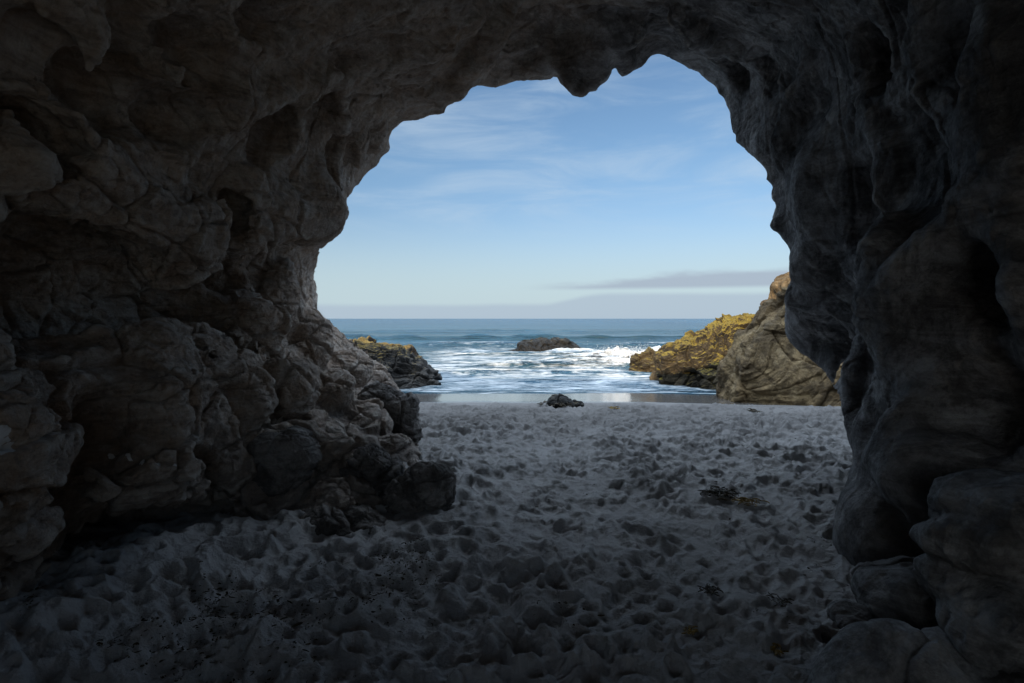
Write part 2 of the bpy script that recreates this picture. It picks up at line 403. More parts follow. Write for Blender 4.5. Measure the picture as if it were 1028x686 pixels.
# the rest of the cave, beside and behind the camera, and the rock floor under the sand
for y, sq in ((-4.5, .65), (-3, .9), (-1.5, 1), (-0.3, 1), (0.8, 1)):
    pts3 += [np.array((q[0] * sq, q[1], q[2] if q[2] < 1.5 else 1.5 + (q[2] - 1.5) * sq)) for q in
             [(-2.7, y, 0.6), (-2.75, y, 1.9), (-2.2, y, 2.9), (-1.0, y, 3.5), (0.4, y, 3.75), (1.6, y, 3.4), (2.5, y, 2.5), (2.8, y, 1.4), (2.75, y, 0.4),
              (-2.6, y, -0.5), (-1.2, y, -0.9), (0.2, y, -0.9), (1.5, y, -0.9), (2.6, y, -0.5)]]
for q in [(-1.8, 2.2, -0.7), (-0.5, 2.4, -0.9), (0.8, 2.4, -0.9), (1.9, 2.2, -0.7), (-1.2, 3.5, -0.9), (0.3, 4, -0.9), (1.5, 3.2, -0.9), (0, 6, -1.2), (1.8, 5, -1.1), (1, 8, -1.6), (-.5, 10, -2), (2, 12, -2.4)]: pts3.append(np.array(q))
for q in [(0, -5.6, 1.4), (-.9, -5.4, 1.2), (.7, -5.4, 1.2), (0, -5.5, 2.4), (0, -5.5, 0.2)]: pts3.append(np.array(q, float))      # the passage closes
pts3 = np.array(pts3) - np.array([0, 0, CAMZ])
rr = np.linalg.norm(pts3, axis=1); dd = pts3 / rr[:, None]
A = np.linalg.norm(dd[:, None] - dd[None], axis=2)
A[np.arange(len(dd)), np.arange(len(dd))] -= 0.004
nC = len(dd); S = np.zeros((nC + 1, nC + 1)); S[:nC, :nC] = A; S[:nC, nC] = 1; S[nC, :nC] = 1
wts = np.linalg.solve(S, np.concatenate([np.log(rr), [0]]))
NA, NE = 720, 400
az = np.linspace(-math.pi, math.pi, NA); el = np.linspace(-math.pi / 2, math.pi / 2, NE)
AZ, EL = np.meshgrid(az, el, indexing='ij')
D3 = np.stack([np.sin(AZ) * np.cos(EL), np.cos(AZ) * np.cos(EL), np.sin(EL)], -1).reshape(-1, 3)
RT = np.empty(len(D3), f32)
for a in range(0, len(D3), 20000):
    d_ = np.sqrt(np.maximum(0, 2 - 2 * D3[a:a + 20000] @ dd.T)); RT[a:a + 20000] = np.exp(d_ @ wts[:nC] + wts[nC])
# unseen opening behind the camera, slightly right, added to let in fill light
ax_ = np.array([math.sin(R_(174)), math.cos(R_(174)), .06]); ax_ /= np.linalg.norm(ax_)
ang_ = np.arccos(np.clip(D3 @ ax_, -1, 1)) + .05 * np.sin(9 * D3[:, 0] + 4 * D3[:, 2]) + .04 * np.sin(17 * D3[:, 2])
RT = RT + (12.5 - RT) * sstep(.46, .38, ang_)
RT = np.clip(RT.reshape(NA, NE), 1.6, 12.5)

def bil(T, fx, fy):
    fx = np.clip(fx, 0, T.shape[0] - 1.001); fy = np.clip(fy, 0, T.shape[1] - 1.001)
    i = fx.astype(np.int32); j = fy.astype(np.int32); a = (fx - i).astype(f32); b = (fy - j).astype(f32)
    return (T[i, j] * (1 - a) + T[i + 1, j] * a) * (1 - b) + (T[i, j + 1] * (1 - a) + T[i + 1, j + 1] * a) * b

# outline of the mouth
MOUTH = [(430,760),(425,545),(428,500),(424,470),(420,455),(424,440),(418,425),(408,408),(402,395),(392,380),(383,368),(372,358),(360,348),(350,340),(343,334),(335,326),(328,319),(321,316),(317,312),(318,300),(317,285),(316,275),(318,265),(322,252),(327,246),(333,242),(342,233),(346,224),(347,210),(346,205),(352,196),(357,188),(365,178),(375,165),(381,158),(387,152),(389,142),(393,132),(400,124),(408,121),(420,120),(428,117),(434,113),(438,114),(443,112),(446,104),(448,99),(453,102),(458,102),(464,99),(468,94),(471,87),(480,86),(487,88),(495,88),(505,85),(512,82),(520,80),(530,80),(540,80),(548,80),(555,79),(560,74),(561,83),(564,86),(572,90),(578,93),(582,97),(586,97),(587,88),(592,88),(598,87),(605,83),(611,76),(614,69),(617,64),(619,66),(621,72),(624,75),(632,73),(640,69),(645,63),(651,57),(657,54),(661,53),(668,55),(673,59),(680,62),(688,66),(692,69),(700,70),(705,76),(712,83),(720,89),(726,96),(729,104),(733,112),(734,124),(736,132),(739,137),(744,141),(745,147),(753,154),(760,160),(766,165),(770,172),(774,175),(774,183),(777,188),(782,190),(784,197),(783,202),(778,210),(775,219),(775,225),(779,227),(782,234),(784,240),(790,246),(793,252),(794,262),(793,280),(791,290),(788,298),(788,330),(790,338),(795,346),(803,354),(812,360),(822,367),(830,376),(836,388),(842,398),(845,410),(848,425),(852,440),(856,455),(858,467),(854,472),(848,485),(842,510),(836,530),(834,545),(840,560),(848,575),(862,592),(875,600),(900,680),(920,760)]

def poly_sd(poly, X, Y):
    """signed distance to a polygon, positive inside"""
    poly = np.array(poly, float); d = np.full(X.shape, 1e9, f32); ins = np.zeros(X.shape, bool)
    n = len(poly)
    for i in range(n):
        ax, ay = poly[i]; bx, by = poly[(i + 1) % n]; ex, ey = bx - ax, by - ay
        t = np.clip(((X - ax) * ex + (Y - ay) * ey) / (ex * ex + ey * ey + 1e-12), 0, 1)
        d = np.minimum(d, (X - ax - ex * t) ** 2 + (Y - ay - ey * t) ** 2)
        if ay != by:
            ins ^= ((ay > Y) != (by > Y)) & (X < ex * (Y - ay) / (ey) + ax)
    return np.where(ins, 1, -1) * np.sqrt(d)
PXG, PYG = np.meshgrid(np.arange(120, 1101, 1.5), np.arange(-60, 900, 1.5), indexing='ij')
STAB = poly_sd(MOUTH, PXG, PYG).astype(f32)

def dir_r(X, Y, Z):
    zz = Z - CAMZ; h = np.sqrt(X * X + Y * Y); r = np.sqrt(h * h + zz * zz) + 1e-5
    a = np.arctan2(X, Y); e = np.arctan2(zz, h)
    return bil(RT, (a + math.pi) / (2 * math.pi) * (NA - 1), (e + math.pi / 2) / math.pi * (NE - 1)), r
def mouth_s(X, Y, Z):
    yy = np.maximum(Y, 0.3)
    px = CX + X / yy * FPX; py = HY - (Z - CAMZ) / yy * FPX
    ox = np.maximum(0, np.maximum(120 - px, px - 1099)); oy = np.maximum(0, np.maximum(-59 - py, py - 897))
    s = (bil(STAB, (px - 120) / 1.5, (py + 60) / 1.5) - np.sqrt(ox * ox + oy * oy)) / FPX * yy
    return np.where(Y > 1.2, s, -3)

def cave_g(X, Y, Z):
    R, r = dir_r(X, Y, Z)
    V = (R - r) * 0.85
    s = mouth_s(X, Y, Z)
    B = np.clip(s, -8, 4) + 1.0 * np.clip(r - R - 0.3, 0, 2.6)
    k = 0.06
    h = np.clip(0.5 + 0.5 * (V - B) / k, 0, 1)
    return B + (V - B) * h + k * h * (1 - h)

BOWLS = [  # hollows worn into the rock: (pixel x, pixel y, half width, half height, depth in metres)
 (118,92,52,34,.22),(195,122,50,20,.2),(235,52,60,26,.2),(272,140,22,30,.15),(322,125,14,22,.1),(385,62,50,18,.18),(335,165,18,28,.12),(38,62,22,38,.15),(160,22,45,18,.15),(300,18,50,18,.15),(30,150,40,30,.12),(235,205,14,26,.15),(410,100,25,8,.12),
 (540,38,46,24,.32),(492,42,24,24,.2),(624,22,20,16,.15),(592,22,22,24,.2),(665,20,24,10,.1),(735,75,18,16,.15),(770,95,14,30,.15),
 (790,120,13,40,.15),(822,132,17,30,.15),(880,172,22,45,.2),(915,120,26,28,.2),(965,185,22,26,.2),(986,262,28,50,.24),(1015,95,18,50,.18),(960,60,18,45,.2),(905,45,20,40,.15),(874,262,13,40,.18),(965,405,46,50,.18),(1030,400,50,70,.16),
 (940,300,26,36,.08),(842,345,26,26,.12),(822,228,20,28,.12),(907,432,14,30,.10),(870,62,24,30,.15),(845,215,22,40,.1),(1040,180,26,46,.15),
 (55,258,70,26,.3),(150,296,52,20,.3),(240,275,36,16,.15),(160,548,90,24,.25),(100,340,60,18,.1),(230,420,16,60,.2),(110,430,35,28,.1),(302,415,30,22,.15),(60,500,20,40,.15)]
def surf(px, py):
    v = P(px, py, 1.0)
    R, r = dir_r(np.array([v[0]]), np.array([v[1]]), np.array([v[2]]))
    return float(R[0] / r[0])
def strokes(F):
    pc = lambda L, dz=0: [P(*q) + np.array([0, dz, 0]) for q in L]
    # --- left overhang: hanging nose, lobes, steps of the ceiling
    F.chain(pc([(120,190,4.0),(150,225,4.2),(180,252,4.4)]), 0.30, 0.25)
    F.chain(pc([(196,180,4.5),(204,215,4.45),(196,252,4.4)]), 0.11, 0.12)
    F.ell(P(306,185,6.5), (0.42,0.6,0.62), 0.2); F.ell(P(322,222,6.8), (0.22,0.4,0.26), 0.15)
    F.ell(P(255,225,5.4), (0.30,0.4,0.24), 0.2)
    for L, r in [([(20,10,2.75),(50,30,2.9),(74,55,3.0),(62,85,3.05),(58,108,3.05),(76,135,3.2)], .12),
                 ([(76,138,3.2),(110,135,3.5),(150,152,3.85),(175,138,3.95),(205,122,4.05),(232,100,4.2),(265,92,4.6),(300,82,4.9),(335,62,5.2),(352,40,5.0)], .14),
                 ([(100,5,3.1),(140,40,3.3),(180,78,3.65),(215,98,4.0)], .12),
                 ([(150,152,3.85),(140,180,3.95),(132,205,3.95)], .10),
                 ([(245,178,4.85),(262,160,5.0),(285,140,5.3),(290,105,5.0)], .13),
                 ([(338,85,5.7),(342,120,6.1),(346,150,6.6),(334,185,6.7),(326,205,6.7)], .09),
                 ([(352,110,6.4),(362,140,6.9),(358,165,7.2)], .08),
                 ([(376,108,6.6),(384,130,7.2),(378,150,7.4)], .08),
                 ([(505,-10,5.9),(492,25,5.9),(478,58,6.3),(462,76,6.7),(450,96,6.9)], .17),
                 ([(362,90,6.2),(395,92,6.4),(430,90,6.6),(452,80,6.7)], .11),
                 ([(400,50,5.6),(440,40,5.6),(470,15,5.5),(480,-5,5.4)], .12),
                 ([(520,70,7.7),(545,62,7.6),(565,52,7.4),(600,48,7.3),(640,30,6.9)], .12),
                 ([(575,88,7.4),(572,60,7.3),(560,40,7.2)], .12), ([(604,80,7.5),(596,62,7.4),(590,40,7.1)], .12), ([(632,68,7.7),(625,50,7.4),(618,30,7.0)], .12),
                 ([(680,10,6.0),(700,28,6.3),(715,42,6.6),(745,50,6.6),(770,60,6.4)], .10)]:
        F.chain(pc(L, r * .15), r * 1.15, 0.13, taper=False)
    F.chain(pc([(-40,165,2.8),(0,172,2.95),(60,190,3.4),(125,218,3.8),(178,236,4.35)]), .33, .2, taper=False)
    F.chain(pc([(228,214,5.1),(262,208,5.7),(300,200,6.2)]), .36, .2, taper=False)
    F.chain(pc([(-40,262,2.95),(0,266,3.2),(60,280,3.85),(135,304,4.6),(195,304,5.2)]), .40, .08, carve=True, taper=False)
    F.chain(pc([(150,215,4.0),(175,245,4.2),(190,262,4.35)]), .20, .08); F.ell(P(312,215,6.4), (.36,.5,.36), .1)
    for px, py, a, b, dep in BOWLS:
        d = surf(px, py); ra, rb = a / FPX * d, b / FPX * d; rd = max(ra, rb, dep * 1.4)
        ra, rb = ra * 1.35, rb * 1.35
        F.ell(P(px, py, d - (rd - dep)), (ra, rd, rb), .07, carve=True)
    # --- left wall: crack, blocks, undercut
    F.chain(pc([(20,372,2.95),(60,370,3.25),(95,366,3.4),(128,362,3.55)]), 0.075, 0.03, carve=True, taper=False)
    F.chain(pc([(128,362,3.6),(160,366,3.68),(195,364,3.75)]), 0.03, 0.03, carve=True, taper=False)
    F.ell(P(165,425,3.72), (.26,.3,.34), .1); F.ell(P(150,478,3.45), (.30,.3,.16), .08); F.ell(P(5,455,2.45), (.20,.3,.34), .08); F.ell(P(0,530,2.6), (.15,.3,.12), .06)
    pass
    F.chain(pc([(60,560,3.7),(160,555,3.9),(250,560,4.1),(300,565,4.1)]), 0.20, 0.15, carve=True)
    for c, r in [((255,330,5.9),(.3,.4,.3)), ((285,390,5.4),(.33,.35,.25)), ((240,400,4.8),(.26,.3,.3)), ((290,460,4.9),(.36,.35,.3)), ((345,465,5.0),(.3,.3,.24)), ((325,520,4.6),(.36,.3,.22)),
                 ((262,520,4.5),(.24,.3,.22)), ((330,395,6.4),(.32,.4,.22)), ((365,425,6.6),(.34,.4,.26)), ((350,375,8.3),(.4,.5,.35)), ((305,345,7.4),(.3,.4,.5)), ((385,390,9.6),(.4,.5,.4)), ((280,300,7.0),(.26,.4,.5)), ((395,450,6.2),(.24,.3,.2))]:
        F.ell(P(*c), r, .05)
    for L in ([(205,350,4.6),(212,400,4.5),(208,450,4.4),(222,500,4.3),(215,540,4.2)], [(225,345,5.2),(260,360,5.6),(300,362,6.6),(335,385,7.4),(370,400,7.6)], [(250,440,4.75),(300,425,5.3),(340,440,5.6),(400,440,6.2)],
              [(300,560,4.2),(330,535,4.4),(380,500,4.55),(420,470,5.6)], [(225,300,5.4),(232,330,5.2),(228,360,5.0)]):
        F.chain(pc(L, .05), 0.06, 0.05, carve=True, taper=False)
    # --- right wall: draped ridges and hollows
    F.ell(P(848,185,5.6), (.50,.6,.75), .25); F.ell(P(830,265,6.0), (.42,.5,.34), .2)
    F.ell(P(965,350,3.65), (.46,.5,.85), .2)
    for L, r in [([(1000,185,3.2),(972,215,3.3),(945,242,3.4),(925,275,3.5),(905,310,3.65),(902,350,3.75)], .08),
                 ([(1060,330,2.75),(1035,275,2.8),(1010,225,2.95),(985,195,3.15),(972,150,3.3),(958,110,3.45),(938,85,3.65),(932,40,3.6),(935,-10,3.5)], .065),
                 ([(893,225,3.95),(888,265,3.85),(888,305,3.85),(900,345,3.85)], .10),
                 ([(1010,20,3.0),(995,70,3.05),(1000,120,3.05),(1020,160,2.85)], .09),
                 ([(795,85,6.2),(785,110,6.6),(772,140,6.9),(768,160,7.0)], .11), ([(815,60,5.4),(800,105,5.9),(795,140,6.1),(800,160,6.1)], .12),
                 ([(845,120,5.2),(835,150,5.5),(838,180,5.4)], .1), ([(880,110,4.5),(905,150,4.3),(895,190,4.3)], .12),
                 ([(892,312,4.9),(880,345,4.8),(864,385,4.8),(860,425,4.7),(868,462,4.4)], .09), ([(915,362,4.0),(895,400,4.1),(882,440,4.15),(880,468,4.1)], .10), ([(890,350,4.5),(884,330,4.7),(888,300,4.7)], .08),
                 ([(930,410,3.4),(915,440,3.4),(925,460,3.3)], .08), ([(790,296,6.6),(825,300,6.2),(860,305,5.8),(884,315,5.2)], .13)]:
        F.chain(pc(L, r * .2), r, 0.22, taper=False)
    F.ell(P(938,485,3.36), (.35,.45,.33), .04); F.ell(P(884,538,3.62), (.29,.4,.34), .04)
    F.chain(pc([(862,470,3.6),(876,500,3.4),(900,525,3.3),(938,550,3.2)], .03), 0.07, 0.03, carve=True, taper=False)

# ------------------------------------------------------------------ rock surface relief
def relief(v, n, rough_w, smooth_w, seed=0, amp=1.0):
    """displacement along the normal: craggy part and smooth scalloped part"""
    w = np.stack([perlin(v * 1.1 + 5, seed), perlin(v * 1.1 + 50, seed + 1), perlin(v * 1.1 + 90, seed + 2)], 1)
    q = v + 0.22 * w
    d = np.zeros(len(v), f32)
    cr = 0.05 * (ridged(q * np.array([1, 1, 1.3], f32), 2.6, 7, seed + 3, 0.66) - 0.40)
    F1, F2, ID = worley((v + 0.12 * w) * np.array([1.9, 1.9, 2.7], f32), seed + 4)
    cr += worley.tilt * 0.13 + (ID - 0.5) * 0.05 - 0.05 * np.exp(-((F2 - F1) / 0.05) ** 2)
    F1, F2, ID = worley((v + 0.06 * w) * np.array([5, 5, 6.4], f32), seed + 60)
    cr += worley.tilt * 0.035 + (ID - .5) * .012 - 0.014 * np.exp(-((F2 - F1) / 0.06) ** 2)
    tl = v @ np.array([[.9, .1, -.5], [.1, .5, .2], [.35, .2, 1.9]], f32)      # tilted bedding
    cr += 0.045 * (ridged(tl + 0.15 * w, 1.6, 5, seed + 40, 0.6) - 0.4)
    n3 = fbm(v, 11, 4, seed + 6, 0.65); cr += 0.018 * n3 - 0.014 * np.abs(fbm(v, 5.5, 3, seed + 9, .6))
    sm = 0.055 * (ridged(q * np.array([1, 1, 0.6], f32), 1.9, 5, seed + 20, 0.45) - 0.45)
    sm += 0.022 * (ridged(q * np.array([1, 1, .7], f32) + 3, 5.0, 4, seed + 33, .6) - .4)
    pit = worley(v * 9 + .5 * w, seed + 35)[0]; sm -= 0.022 * sstep(.34, .1, pit) * sstep(-.1, .3, perlin(v * 1.3, seed + 36))
    sm += 0.016 * fbm(q * np.array([1, 1, 0.45], f32), 4, 4, seed + 25, .55) + 0.005 * fbm(v, 20, 4, seed + 28, 0.65)
    sm -= 0.03 * np.exp(-(perlin(q * np.array([1.3, 1.3, .7], f32), seed + 31) / .03) ** 2)
    d = cr * rough_w + sm * smooth_w
    return v + n * (d * amp)[:, None]

# ------------------------------------------------------------------ build the cave
def px_of(v):
    y = np.maximum(v[:, 1], 0.25)
    return CX + v[:, 0] / y * FPX, HY - (v[:, 2] - CAMZ) / y * FPX

cave = bpy.data.objects.new('sea_cave', None); COL.objects.link(cave)
tag(cave, 'dark weathered rock sea cave with a jagged mouth opening onto the ocean', 'sea cave')

F = Field((-5.8, 0.2, -1.3), (5.6, 12.6, 7.6), 0.06)
F.fill(cave_g); F.make_warp(); strokes(F)
for a in range(0, F.n[0], 24):      # keep the mouth itself open
    XX, YY, ZZ = np.meshgrid(F.ax[0][a:a + 24], F.ax[1], F.ax[2], indexing='ij')
    F.g[a:a + 24] = np.maximum(F.g[a:a + 24], mouth_s(XX, YY, ZZ) - .01)
for px_, py_, d_, r_ in [(452,95,7.4,.11),(440,107,7.4,.09),(432,108,7.5,.07),(484,81,7.6,.09),(497,80,7.7,.09),(575,84,7.5,.13),(584,90,7.5,.07),(596,82,7.5,.11),(606,76,7.6,.10),(628,68,7.8,.11),(645,58,7.9,.08),(551,74,7.7,.08),(530,75,7.8,.07),(700,66,8.0,.06),(725,92,8.0,.07),(741,138,7.6,.07),(777,180,7.0,.09),(781,196,6.9,.10),(780,224,6.8,.11),(347,212,7.3,.10),(384,150,7.9,.08),(372,162,7.9,.08)]:
    F.ell(P(px_, py_, d_), (r_ * .8, r_ * 1.2, r_), .07)      # small points along the lip
v, q = F.nets(); del F
print('front cave quads', len(q), time.time() - T0)
fc = v[q].mean(1); px, py = px_of(fc)
keep = (fc[:, 2] > -0.7) | (fc[:, 1] > 7)
vis = keep & (px > -420) & (px < 1460) & (py > -320)
def split_level(v, q, mask, level):
    vv, qq, _ = keep_faces(v, q, mask); return subdivide(vv, qq, level)
v, q, n = split_level(v, q, vis, 2)
print('subdivided', len(v), time.time() - T0)
px, py = px_of(v)
right = sstep(0.2, 1.4, v[:, 0] + 0.35 * perlin(v * 0.8, 77))
ceil = sstep(2.2, 3.2, v[:, 2])
rim = np.abs(mouth_s(v[:, 0], v[:, 1], v[:, 2]))
rm = 0.4 + 0.6 * sstep(0.03, 0.4, rim); rm = np.where((px < 440) & (py > 322), np.maximum(rm, .75), rm)
base = v
rough_w = (1 - right) * (1 - 0.75 * ceil) + 0.22 * right
v = relief(v, n, (rough_w * rm).astype(f32), ((right * 0.8 + 1.0 * ceil * (1 - right)) * rm).astype(f32), 100)
drop = np.zeros(len(v), f32)
for cx_, cy_, r_ in [(5,431,7),(2,443,8),(19,446,7),(12,438,3),(9,452,4),(110,455,2.5),(140,458,3),(160,460,3),(180,462,2.5),(128,456,2)]:
    drop = np.maximum(drop, 1 - 0.6 * ((px - cx_) / (r_ * 1.5)) ** 2 - 0.6 * ((py - cy_) / r_) ** 2)
drop = np.clip(drop, 0, 1)
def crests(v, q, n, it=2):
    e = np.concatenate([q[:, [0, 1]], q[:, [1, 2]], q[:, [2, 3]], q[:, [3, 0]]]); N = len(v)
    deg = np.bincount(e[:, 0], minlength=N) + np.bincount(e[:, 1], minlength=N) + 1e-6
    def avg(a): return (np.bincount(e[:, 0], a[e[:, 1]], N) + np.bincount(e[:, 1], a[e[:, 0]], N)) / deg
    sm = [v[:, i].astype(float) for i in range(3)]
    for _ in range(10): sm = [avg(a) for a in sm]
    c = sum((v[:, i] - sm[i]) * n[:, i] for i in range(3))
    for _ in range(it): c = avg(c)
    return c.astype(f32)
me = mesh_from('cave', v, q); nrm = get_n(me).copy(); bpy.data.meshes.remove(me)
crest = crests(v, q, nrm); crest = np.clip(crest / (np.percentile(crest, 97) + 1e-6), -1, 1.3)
# the parts: faces go to the ceiling, the two walls and the leaning pillar by the creases between them
fcb = base[q].mean(1); fpx, fpy = px_of(fcb)
lw_line = np.interp(fpx, [-400, 0, 60, 130, 185, 235, 300, 325, 345], [205, 205, 225, 258, 276, 252, 246, 250, 200])
rw_line = np.interp(fpx, [725, 745, 775, 800, 830, 1000, 1500], [150, 130, 70, 40, -60, -250, -600])
nearb = fcb[:, 1] < 1.0
is_left = (fpx < 430) & (fpy > lw_line) & ~nearb | nearb & (fcb[:, 0] < 0) & (fcb[:, 2] < 2.5)
pil = poly_sd([(1700,-500),(1250,120),(1028,150),(975,200),(930,205),(890,222),(882,262),(882,306),(888,330),(900,352),(868,395),(845,430),(850,462),(835,500),(820,560),(840,640),(1000,900),(1700,900)], fpx, fpy) > 0
is_pil = pil & ~nearb & (fpx > 700)
is_right = (fpx > 600) & (fpy > rw_line) & ~is_pil & ~nearb & (fcb[:, 0] > 0.3) | nearb & (fcb[:, 0] > 0) & (fcb[:, 2] < 2.5)
is_ceil = ~(is_left | is_pil | is_right)
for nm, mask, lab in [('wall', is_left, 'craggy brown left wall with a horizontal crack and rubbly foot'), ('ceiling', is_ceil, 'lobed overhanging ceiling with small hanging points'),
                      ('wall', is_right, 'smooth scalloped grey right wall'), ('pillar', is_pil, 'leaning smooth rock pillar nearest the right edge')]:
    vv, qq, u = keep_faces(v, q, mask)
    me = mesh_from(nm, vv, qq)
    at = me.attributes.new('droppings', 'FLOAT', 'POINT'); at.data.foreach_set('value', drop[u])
    at = me.attributes.new('ridge_light', 'FLOAT', 'POINT'); at.data.foreach_set('value', crest[u])
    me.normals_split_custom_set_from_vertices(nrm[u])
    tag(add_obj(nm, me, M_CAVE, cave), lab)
print('cave done', time.time() - T0)

F = Field((-5, -6.6, -1.3), (5, 0.5, 5.5), 0.14); F.fill(cave_g); v, q = F.nets(); del F
fc = v[q].mean(1); vv, qq, _ = keep_faces(v, q, (fc[:, 1] < 0.45) & (fc[:, 2] > -0.7))
vv, qq, nn = subdivide(vv, qq, 1)
vv = relief(vv, nn, np.full(len(vv), .6, f32), np.full(len(vv), .4, f32), 300)
tag(add_obj('rear_passage', mesh_from('rear_passage', vv, qq), M_CAVE, cave))  # unseen rear of the cave, around the added opening

# the cliff the cave runs through
SUN_EL, SUN_AZ = 24.0, 28.0      # the sun stands behind the camera, a little to its left
def cliff_g(X, Y, Z):
    g = cave_g(X, Y, Z)                                    # positive in the void
    g = g + np.where(Y < -1.5, 0.5, 1.1)
    top = 11.1 + 0.10 * np.clip(-X - 5, 0, 20) + 0.35 * np.sin(X * 0.9) + 0.12 * np.clip(X, 0, 9)
    face = Y - (8.6 + 0.6 * np.sin(X * 0.6 + 1) + 0.25 * np.maximum(Z - 5, 0) * -0.6) - np.where(np.abs(X) > 5, 0, 0)
    out = np.maximum(np.maximum(Z - top, face), -6.3 - Y)
    return np.maximum(out, g)
F = Field((-26, -7.2, -3.5), (26, 13, 15.5), 0.33); F.fill(cliff_g); v, q = F.nets(); del F
v, q, n = subdivide(v, q, 1)
v = v + n * (0.5 * (fbm(v, 0.5, 5, 900) ))[:, None] * ((mouth_s(v[:, 0], v[:, 1], v[:, 2]) < -0.9) & (v[:, 1] > -2))[:, None]
tag(add_obj('cliff', mesh_from('cliff', v, q), M_CAVE), kind='structure')
print('cliff done', time.time() - T0)

# ------------------------------------------------------------------ sand
_yy = np.linspace(-40, 400, 8801)
_sl = np.interp(_yy, [-40, 3, 14, 21, 25, 34, 60], [0, 0, .13, .13, .045, .045, .05]); _zz = -np.cumsum(_sl) * (_yy[1] - _yy[0])
def beach(x, y): return np.interp(y + 0.10 * np.clip(x - 4, 0, 30), _yy, _zz)

def fan_grid(ys, us, off):
    Y, U = np.meshgrid(ys, us, indexing='ij'); X = U * (Y + off)
    ny, nu = Y.shape; a = np.arange(ny * nu).reshape(ny, nu)
    q = np.stack([a[:-1, :-1], a[:-1, 1:], a[1:, 1:], a[1:, :-1]], -1).reshape(-1, 4)
    return X, Y, q
NY, NU = 900, 860
ys = np.concatenate([np.linspace(-6, 1.5, 40)[:-1], 1.5 * (38 / 1.5) ** np.linspace(0, 1, NY)])
us = np.concatenate([np.linspace(-3, -1.05, 40)[:-1], np.linspace(-1.05, 1.05, NU), np.linspace(1.05, 3, 40)[1:]])
OFF = 0.6
X, Y, q = fan_grid(ys, us, OFF); X = np.where(Y < -.1, us[None, :] * 2.2, X); 
H = np.zeros_like(X)
n_st = 3500
dry_end = 20.0
for i in range(n_st):
    cy = 2.0 + (24.5 - 2.0) * rng.random() ** 0.75; cx = rng.uniform(-4.5, 4.5 + cy * 0.75)
    if cy > dry_end + rng.normal() * 0.4 - 0.10 * max(cx - 4, 0): continue
    if cx > 1.2 and 3.0 < cy < 5.0 and rng.random() < 0.55: continue
    Lx = rng.uniform(.07, .13) * rng.choice([1, 1, 1, .55]); Ly = Lx * rng.uniform(1.2, 2.3); an = rng.normal(0.1, 0.8); ca, sa = math.cos(an), math.sin(an)
    dep = rng.uniform(.03, .10) * min(1, Lx / .09)
    m = 2.0 * Ly
    i0, i1 = np.searchsorted(ys, [cy - m, cy + m]); 
    if i1 <= i0 + 1: continue
    ylo, yhi = cy - m + OFF, cy + m + OFF
    u0, u1 = min((cx - m) / ylo, (cx - m) / yhi), max((cx + m) / ylo, (cx + m) / yhi)
    j0, j1 = np.searchsorted(us, [u0, u1])
    if j1 <= j0 + 1: continue
    sx = X[i0:i1, j0:j1] - cx; sy = Y[i0:i1, j0:j1] - cy
    a_ = (ca * sx + sa * sy) / Lx; b_ = (-sa * sx + ca * sy) / Ly
    r2 = np.sqrt(a_ * a_ + b_ * b_) * (1 + 0.18 * np.sin(3 * np.arctan2(b_, a_) + i))
    h0 = H[i0:i1, j0:j1]
    lvl = h0.mean() * 0.5
    bowl = lvl - dep * (1 - np.clip(r2, 0, 1) ** 2) ** 0.8 + 0.15 * dep * b_ 
    k = sstep(1.12, 0.82, r2)
    h1 = h0 * (1 - k) + bowl * k
    h1 = h1 + dep * 0.42 * np.exp(-((r2 - 1.12) / 0.2) ** 2) * (1 + 0.5 * np.sin(2 * np.arctan2(b_, a_) + i * 1.7))
    H[i0:i1, j0:j1] = h1
p2 = np.stack([X.ravel(), Y.ravel(), np.zeros(X.size)], 1).astype(f32)
wq = p2 + np.stack([.07 * perlin(p2 * 2.0, 31) + .035 * perlin(p2 * 7, 36), .07 * perlin(p2 * 2.0 + 30, 32) + .035 * perlin(p2 * 7 + 9, 37), np.zeros(X.size, f32)], 1)
F1, F2, ID = worley(wq * np.array([7.0, 5.8, 1], f32) + np.array([0, 0, .5], f32), 33)
G1, G2, IG = worley(wq * np.array([11, 9.0, 1], f32) + np.array([0, 0, 7.5], f32), 34)
tram = (sstep(.08, .46, F1) * (0.02 + 0.075 * ID ** 1.5) + 0.018 * np.exp(-((F1 - .5) / .09) ** 2) + sstep(.08, .45, G1) * 0.018 * (0.2 + IG)).reshape(X.shape)
def soften(a, n):
    for _ in range(n):
        a = (np.roll(a, 1, 0) + np.roll(a, -1, 0) + 2 * a) / 4; a = (np.roll(a, 1, 1) + np.roll(a, -1, 1) + 2 * a) / 4
    return a
near_k = sstep(7, 3, Y)
tram = tram * (1 - near_k) * .5 + soften(tram, 2) * (1 - near_k) * .5 + soften(tram, 3) * near_k      # loose sand slumps: no sharp rims
act = 0.6 + 0.5 * sstep(-.25, .2, fbm(p2, .5, 3, 35)).reshape(X.shape)
H = np.clip(H, -.09, .05) * .5 + tram * act * (.95 + .55 * sstep(3.5, 10, Y))
dry = sstep(dry_end + 1.0, dry_end - 0.8, Y + 0.25 * np.clip(X - 3, 0, 30) + 0.5 * perlin(p2 * 0.5, 61).reshape(X.shape))
lump = 0.016 * fbm(p2, 24, 4, 62, .75).reshape(X.shape) + 0.10 * fbm(p2, 0.45, 3, 51).reshape(X.shape)  + 0.022 * fbm(p2, 10, 6, 58, 0.72).reshape(X.shape)
Z = beach(X, Y) + dry * (H + lump) + (1 - dry) * 0.05 * fbm(p2, 0.12, 2, 59).reshape(X.shape)
